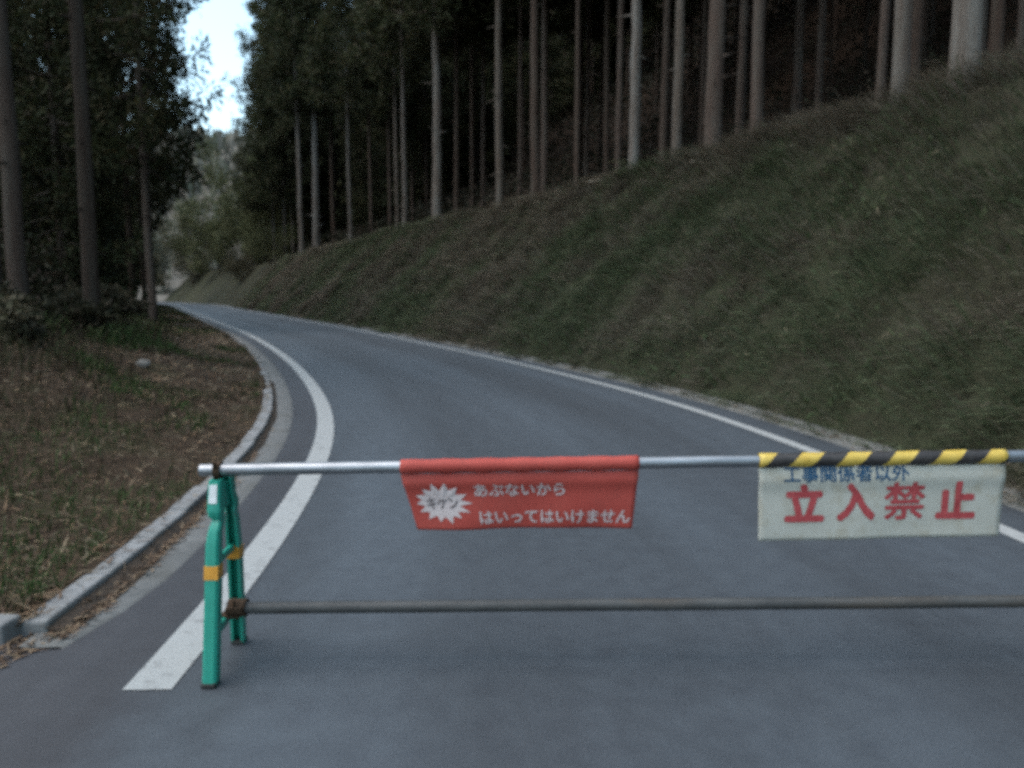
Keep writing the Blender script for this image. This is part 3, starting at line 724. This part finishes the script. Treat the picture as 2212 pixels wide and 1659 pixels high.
# ------------------------------------------------------------ barricade
t = NT('galvanised_steel'); v = t.coord('Object', (.25, 1, 1)); f = t.noise(v, 30, 4, .6)
t.base(t.ramp(f, [(.3, (.22, .235, .25)), (.7, (.34, .36, .38))])); t.set(.45, .9, .5); t.bump(f, .08, .002); M_GALV = t.m
t = NT('weathered_steel'); v = t.coord('Object', (.3, 1, 1)); f = t.noise(v, 18, 5, .7); k = t.noise(v, 3, 4, .6)
c = t.ramp(f, [(.3, (.036, .038, .038)), (.7, (.075, .078, .076))]); c = t.mix(t.ramp(k, [(.5, g3(0)), (.68, g3(.8))]), c, (.075, .055, .035))
t.base(c); t.set(.6, .1, .4); t.bump(f, .2, .002); M_WEATH = t.m
M_RUST = simple('rusty_iron', (.035, .023, .015), (.085, .052, .03), 60, .85, .3, .3, .5, .003)
t = NT('green_plastic'); v = t.coord('Object'); f = t.noise(v, 6, 4, .6); g = t.noise(v, 70, 3, .6)
c = t.ramp(f, [(.3, (.011, .225, .160)), (.7, (.018, .29, .21))]); c = t.mix(t.ramp(g, [(.6, g3(0)), (.8, g3(.35))]), c, (.05, .10, .07))
t.base(c); t.set(.42, 0, .5); t.bump(g, .06, .001); M_GREEN = t.m
M_ORANGE = simple('orange_reflective_tape', (.46, .21, .015), (.58, .28, .03), 40, .45, 0, .5, .05)
M_REFL = simple('white_reflector', (.50, .53, .53), (.66, .69, .69), 60, .35, 0, .6, .1, .002)
PY = 2.98
def pz_up(x): return .802 + (x + 1.21) * .0172
def pz_lo(x): return .232 + (x + 1.21) * .0085
RP = .0243
def pipe(name, x0, x1, zf, y, mat, lab):
    bm = bmesh.new(); n = 28; rings = []
    rr = random.Random(4)
    for k in range(21):
        x = x0 + (x1 - x0) * k / 20; c = Vector((x, y, zf(x) + rr.uniform(-.0008, .0008)))
        rings.append((c, Vector((0, 1, 0)), Vector((0, 0, 1))))
    add_sweep(bm, rings, circ(RP, n), False)
    add_sweep(bm, [rings[0]] + [rings[-1]], circ(RP - .0024, n), False)
    bmesh.ops.recalc_face_normals(bm, faces=bm.faces)
    o = bm_obj(name, bm, mat, None, True); tag(o, lab, 'pipe'); return o
pipe('steel_pipe', -1.232, 2.77, pz_up, PY, M_GALV, 'shiny galvanised upper pipe lying across the top of the barricade stand')
pipe('steel_pipe', -1.135, 2.75, pz_lo, PY, M_WEATH, 'weathered grey lower pipe of the barricade near the ground')

def leg_section(wd, dp):                            # C-channel with rounded back, open inwards
    a, b = wd / 2, dp / 2; r = .008
    return [(-a + r, -b), (a - r, -b), (a, -b + r), (a, b), (a - .010, b), (a - .010, -b + .013), (-a + .010, -b + .013), (-a + .010, b), (-a, b), (-a, -b + r)]
def stand(x, y, k, label, flip=1):
    e = empty('barricade_stand', (x, y, 0)); tag(e, label, 'barricade stand', 'green barricade stands')
    e.scale = (1, 1, k)
    for sgn in (-1, 1):                             # front leg towards the camera, back leg away
        # (height, along-road distance, sideways shift, width)
        prof = [(.000, .185, .003, .052), (.03, .180, .003, .054), (.20, .152, .004, .054), (.40, .120, .006, .053), (.53, .096, .004, .051), (.58, .084, .007, .044),
                (.605, .070, .011, .040), (.622, .058, .012, .036), (.634, .066, .007, .048), (.665, .066, .004, .052), (.695, .052, .000, .047), (.765, .034, .000, .046), (.772, .033, .000, .043)]
        bm = bmesh.new(); rings = []
        for h, yy, sx, wd in prof:
            yy_ = sgn * yy
            rings.append((Vector(((sx if sgn < 0 else .8 * sx - .020 + .040 * (h / .77)), yy_, h)), Vector((wd / .046, 0, 0)), Vector((0, -sgn, 0))))
        add_sweep(bm, rings, leg_section(.046, .05))
        leg = bm_obj('leg', bm, M_GREEN, e, True)
        m = leg.modifiers.new('edge', 'EDGE_SPLIT'); m.split_angle = R(40)
        # orange band and white reflector wrapped on the outer face
        def band(name, h0, h1, mat, grow, wrap):
            bm = bmesh.new(); pr = np.array(prof); rs = []
            for h in np.linspace(h0, h1, 4):
                yy = np.interp(h, pr[:, 0], pr[:, 1]); sx = np.interp(h, pr[:, 0], pr[:, 2]); wd = np.interp(h, pr[:, 0], pr[:, 3])
                cx_ = (sx if sgn < 0 else .8 * sx - .020 + .040 * (h / .77))
                rs.append((Vector((cx_, sgn * (yy + (0 if wrap else .0235)), h)), Vector(((wd + grow) / .046, 0, 0)), Vector((0, 1, 0))))
            sec = [(-.0237, -.0275), (.0237, -.0275), (.0237, .0275), (-.0237, .0275)] if wrap else [(-.0165, -.004), (.0165, -.004), (.0165, .004), (-.0165, .004)]
            add_sweep(bm, rs, sec); return bm_obj(name, bm, mat, leg)
        band('reflective_band', .405, .455, M_ORANGE, .0, True)
        if sgn < 0: band('reflector', .688, .757, M_REFL, -.005, False)
        bm = bmesh.new(); add_box(bm, ((.003 if sgn < 0 else -.018), sgn * .186, .009), (.054, .062, .018), bev=.005); bm_obj('rubber_foot', bm, M_RUBBER, leg)
    bm = bmesh.new()                                # cross bar and centre web carrying the lower pipe
    add_box(bm, (-.004, 0, .185), (.030, .30, .036), rot=Matrix.Rotation(R(3.4), 3, 'Z'), bev=.006); bm_obj('cross_bar', bm, M_GREEN, e)
    bm = bmesh.new(); add_box(bm, (.010, 0, .70), (.032, .09, .10), bev=.008); bm_obj('hinge_block', bm, M_GREEN, e)
    bm = bmesh.new(); add_box(bm, (.004, 0, .455), (.022, .18, .030), bev=.006); bm_obj('cross_bar', bm, M_GREEN, e)
    # upper hook: fork that takes the pipe, with a lever
    bm = bmesh.new(); sec = [(-.013, -.004), (.013, -.004), (.013, .004), (-.013, .004)]; rs = []
    for a in np.linspace(R(-20), R(270), 22):
        q = Vector((0, math.cos(a), math.sin(a)))
        rs.append((Vector((-.002, 0, .802)) + q * (RP + .0055), Vector((1, 0, 0)), q))
    add_sweep(bm, rs, sec); add_box(bm, (-.002, 0, .767), (.030, .03, .030), bev=.003); add_box(bm, (-.002, -.034, .826), (.016, .012, .04), rot=Matrix.Rotation(R(25), 3, 'X'), bev=.003)
    bm_obj('pipe_hook', bm, M_RUST, e)
    bm = bmesh.new(); rs = []
    for a in np.linspace(0, 2 * math.pi, 25):
        q = Vector((0, math.cos(a), math.sin(a))); rs.append((Vector((.052, 0, .234)) + q * (RP + .006), Vector((1, 0, 0)), q))
    add_sweep(bm, rs, [(-.036, -.006), (.036, -.006), (.036, .006), (-.036, .006)], False)
    add_box(bm, (.050, -.038, .240), (.066, .028, .024), bev=.003); add_tube(bm, (.050, -.040, .222), (.050, -.040, .280), .007, 8); add_box(bm, (.024, 0, .204), (.08, .05, .014), bev=.002)
    bm_obj('pipe_clamp', bm, M_RUST, e)
    return e
M_RUBBER = simple('dark_rubber', (.018, .02, .02), (.04, .04, .038), 40)
stand(-1.160, PY, 1.0, 'green plastic A-shaped barricade stand holding the left ends of the pipes')
stand(2.58, PY, 1.0795, 'green barricade stand at the right ends of the pipes outside the view')

# banners: sheets that wrap the upper pipe, tuck in below it and hang
def banner_fn(x0, x1, zb0, zb1, xb0, xb1, wav, seed, yb=0.0):
    """returns f(u, v, out): u 0..1 along, v metres below the pipe's underside (hang) -> world xyz pushed out towards the camera by out"""
    r_ = random.Random(seed); ph = [r_.random() * 6.28 for _ in range(4)]
    def f(u, h, out=0.0):
        u = np.asarray(u, float); h = np.asarray(h, float)          # h 0 at the tuck, 1 at the lower hem
        xt = x0 + (x1 - x0) * u; xb = xb0 + (xb1 - xb0) * u; x = xt * (1 - h) + xb * h
        zt = pz_up(xt) - RP - .004; zb = zb0 + (zb1 - zb0) * u; z = zt * (1 - h) + zb * h
        y = PY - .008 + wav * h * (np.sin(u * 7 + ph[0]) * .6 + np.sin(u * 15 + h * 3 + ph[1]) * .3 + np.sin(h * 6 + u * 3 + ph[2]) * .25) + yb * h
        y = y - .010 * np.exp(-((h - .16) / .12) ** 2)
        return np.stack([x, y - out, z], -1)
    return f
def banner(name, f, x0, x1, lab, mat_sheet, mat_sleeve, th=.0012, u_n=48, h_n=22):
    e = empty(name, (.5 * (x0 + x1), PY, pz_up(.5 * (x0 + x1)))); tag(e, lab, 'banner')
    off_ = np.array(e.location)
    U = np.linspace(0, 1, u_n)
    # sleeve: from the back of the pipe over the top, down the front and in underneath
    A = np.linspace(R(-80), R(262), 34); RR = RP + .0035
    X = (x0 + (x1 - x0) * U)[:, None] + 0 * A[None, :]
    sag = .0012 * np.sin(U * 40)[:, None]
    V = np.stack([X, PY + (RR + sag) * np.cos(A)[None, :], pz_up(X) + (RR + sag) * np.sin(A)[None, :]], -1).reshape(-1, 3) - off_
    uv = np.stack([X - x0, np.broadcast_to(A[None, :] * RR, X.shape)], -1).reshape(-1, 2)
    sl = mesh_np('sleeve', V, grid_faces(u_n, len(A)), mat_sleeve, e, True, None, uv)
    m = sl.modifiers.new('thick', 'SOLIDIFY'); m.thickness = th; m.offset = 0
    Hh = np.linspace(0, 1, h_n); UU, HH = np.meshgrid(U, Hh, indexing='ij')
    V = f(UU, HH).reshape(-1, 3) - off_
    sh = mesh_np('sheet', V, grid_faces(u_n, h_n), mat_sheet, e, True, None, np.stack([UU, HH], -1).reshape(-1, 2))
    m = sh.modifiers.new('thick', 'SOLIDIFY'); m.thickness = th; m.offset = 0
    return e, sh, off_
def print_text(body, parent, off_, f, x0, x1, zt_h, zb_h, mat, bold=.02, shear=0.0, out=.0022, name='lettering'):
    """flat print fitted into u range x0..x1 and h range zt_h..zb_h of the sheet"""
    cu = bpy.data.curves.new('t', 'FONT'); cu.body = body; cu.offset = 0; cu.resolution_u = 3; cu.shear = shear
    o = bpy.data.objects.new('t', cu); COL.objects.link(o)
    me = o.evaluated_get(bpy.context.evaluated_depsgraph_get()).to_mesh()
    V = np.array([v.co[:] for v in me.vertices]); F3 = [list(p.vertices) for p in me.polygons]
    tri = []
    for p in F3:
        for i in range(1, len(p) - 1): tri.append((p[0], p[i], p[i + 1]))
    COL.objects.unlink(o); bpy.data.objects.remove(o); bpy.data.curves.remove(cu)
    lo_, hi_ = V.min(0), V.max(0); a = (V[:, 0] - lo_[0]) / (hi_[0] - lo_[0]); b = (hi_[1] - V[:, 1]) / (hi_[1] - lo_[1])
    hx_ = (hi_[0] - lo_[0]); hy_ = (hi_[1] - lo_[1]); Ws, Fs = [], []
    sh_ = [(0, 0)] + [(bold * math.cos(q * math.pi / 4), bold * math.sin(q * math.pi / 4)) for q in range(8)]
    for j, (da, db_) in enumerate(sh_):
        a2 = (a * hx_ + da + bold) / (hx_ + 2 * bold); b2 = (b * hy_ + db_ + bold) / (hy_ + 2 * bold)
        Ws.append(f(x0 + (x1 - x0) * a2, zt_h + (zb_h - zt_h) * b2, out + .00012 * j) - off_); Fs.append(np.array(tri) + j * len(V))
    return mesh_np(name, np.vstack(Ws), np.vstack(Fs), mat, parent, False)

def cloth(name, c1, c2, stain, amt):
    t = NT(name); v = t.coord('Object'); f = t.noise(v, 5, 5, .65); g = t.noise(v, 300, 2, .5); k = t.noise(v, 11, 5, .7)
    c = t.ramp(f, [(.3, c1), (.7, c2)]); c = t.mix(t.ramp(k, [(.48, g3(0)), (.72, g3(amt))]), c, stain)
    t.base(c); t.set(.6, 0, .35); t.bump(g, .12, .001)
    tl = t.n('ShaderNodeBsdfTranslucent'); t.l(c, tl.inputs[0]); mx = t.n('ShaderNodeMixShader'); mx.inputs[0].default_value = .22
    t.l(t.b.outputs[0], mx.inputs[1]); t.l(tl.outputs[0], mx.inputs[2]); t.l(mx.outputs[0], t.out.inputs[0]); return t.m
M_RED = cloth('red_vinyl', (.42, .066, .050), (.48, .085, .064), (.35, .085, .066), .3)
M_WHITE = cloth('white_vinyl', (.49, .495, .435), (.58, .585, .52), (.38, .34, .24), .7)
M_INKR = simple('red_ink', (.34, .052, .056), (.42, .080, .082), 30, .6, bump=0)
M_INKB = simple('blue_ink', (.012, .055, .12), (.024, .09, .17), 50, .6, bump=0)
M_INKW = simple('white_ink', (.46, .39, .38), (.55, .49, .475), 60, .6, bump=0)
M_INKG = simple('grey_ink', (.09, .075, .075), (.15, .12, .12), 60, .6, bump=0)
t = NT('tiger_stripes')                             # slanted yellow and black bands printed round the sleeve
uvn = t.n('ShaderNodeTexCoord'); sp = t.n('ShaderNodeSeparateXYZ'); t.l(uvn.outputs['UV'], sp.inputs[0])
m1 = t.n('ShaderNodeMath', operation='MULTIPLY_ADD'); m1.inputs[1].default_value = .95; t.l(sp.outputs[1], m1.inputs[0])
m0 = t.n('ShaderNodeMath', operation='MULTIPLY'); m0.inputs[1].default_value = -1.0; t.l(sp.outputs[1], m0.inputs[0])
m1.operation = 'MULTIPLY_ADD'; t.l(m0.outputs[0], m1.inputs[0]); m1.inputs[1].default_value = -.95; t.l(sp.outputs[0], m1.inputs[2])
m2 = t.n('ShaderNodeMath', operation='DIVIDE'); m2.inputs[1].default_value = .186; t.l(m1.outputs[0], m2.inputs[0])
m2b = t.n('ShaderNodeMath', operation='ADD'); m2b.inputs[1].default_value = 10.35; t.l(m2.outputs[0], m2b.inputs[0])
m3 = t.n('ShaderNodeMath', operation='FRACT'); t.l(m2b.outputs[0], m3.inputs[0])
m4 = t.n('ShaderNodeMath', operation='GREATER_THAN'); m4.inputs[1].default_value = .52; t.l(m3.outputs[0], m4.inputs[0])
f = t.noise(t.coord('Object'), 25, 4, .6)
t.base(t.mix(m4.outputs[0], t.ramp(f, [(.3, (.022, .020, .020)), (.7, (.045, .042, .040))]), t.ramp(f, [(.3, (.44, .30, .045)), (.7, (.55, .41, .09))])))
t.set(.5, 0, .4); M_TIGER = t.m

rx0, rx1 = -.440, .500
fr = banner_fn(rx0, rx1, .560, .566, -.376, .478, .017, 5, .010)
eb, sh, ofr = banner('warning_banner', fr, rx0, rx1, 'red vinyl warning banner with white lettering and starburst on the upper pipe', M_RED, M_RED)
print_text('あぶないから', sh, ofr, fr, .295, .690, .19, .42, M_INKW, .022)
print_text('はいってはいけません', sh, ofr, fr, .30, .985, .67, .91, M_INKW, .022)
ofr_l = ofr
# starburst: sixteen uneven spikes round an oval
ang = np.linspace(0, 2 * np.pi, 29)[:-1]; rs_ = np.where(np.arange(28) % 2 == 0, 1.0, .68) * np.array([1.08 if k in (0,) else random.Random(k).uniform(.90, 1.06) for k in range(28)])
uu = np.r_[.145, .145 + .125 * rs_ * np.cos(ang)]; hh = np.r_[.53, .53 + .36 * rs_ * np.sin(ang)]
mesh_np('starburst', fr(uu, hh, .0022) - ofr, np.array([(0, 1 + i, 1 + (i + 1) % 28) for i in range(28)]), M_INKW, sh, False)
print_text('キケン', sh, ofr, fr, .078, .215, .42, .63, M_INKG, .03, 0, .0034)
wx0, wx1 = .972, 1.944
fw = banner_fn(wx0, wx1, .512, .533, .985, 1.945, .007, 9, .006)
eb2, sh2, ofw = banner('warning_banner', fw, wx0, wx1, 'dirty white banner with red kanji under a yellow and black striped sleeve', M_WHITE, M_TIGER)
print_text('工事関係者以外', sh2, ofw, fw, .10, .61, -.03, .20, M_INKB, .02)
for ch, a, b in (('立', .105, .270), ('入', .320, .480), ('禁', .515, .685), ('止', .730, .893)):
    print_text(ch, sh2, ofw, fw, a, b, .215, .745, M_INKR, .048 if ch != '禁' else .022)
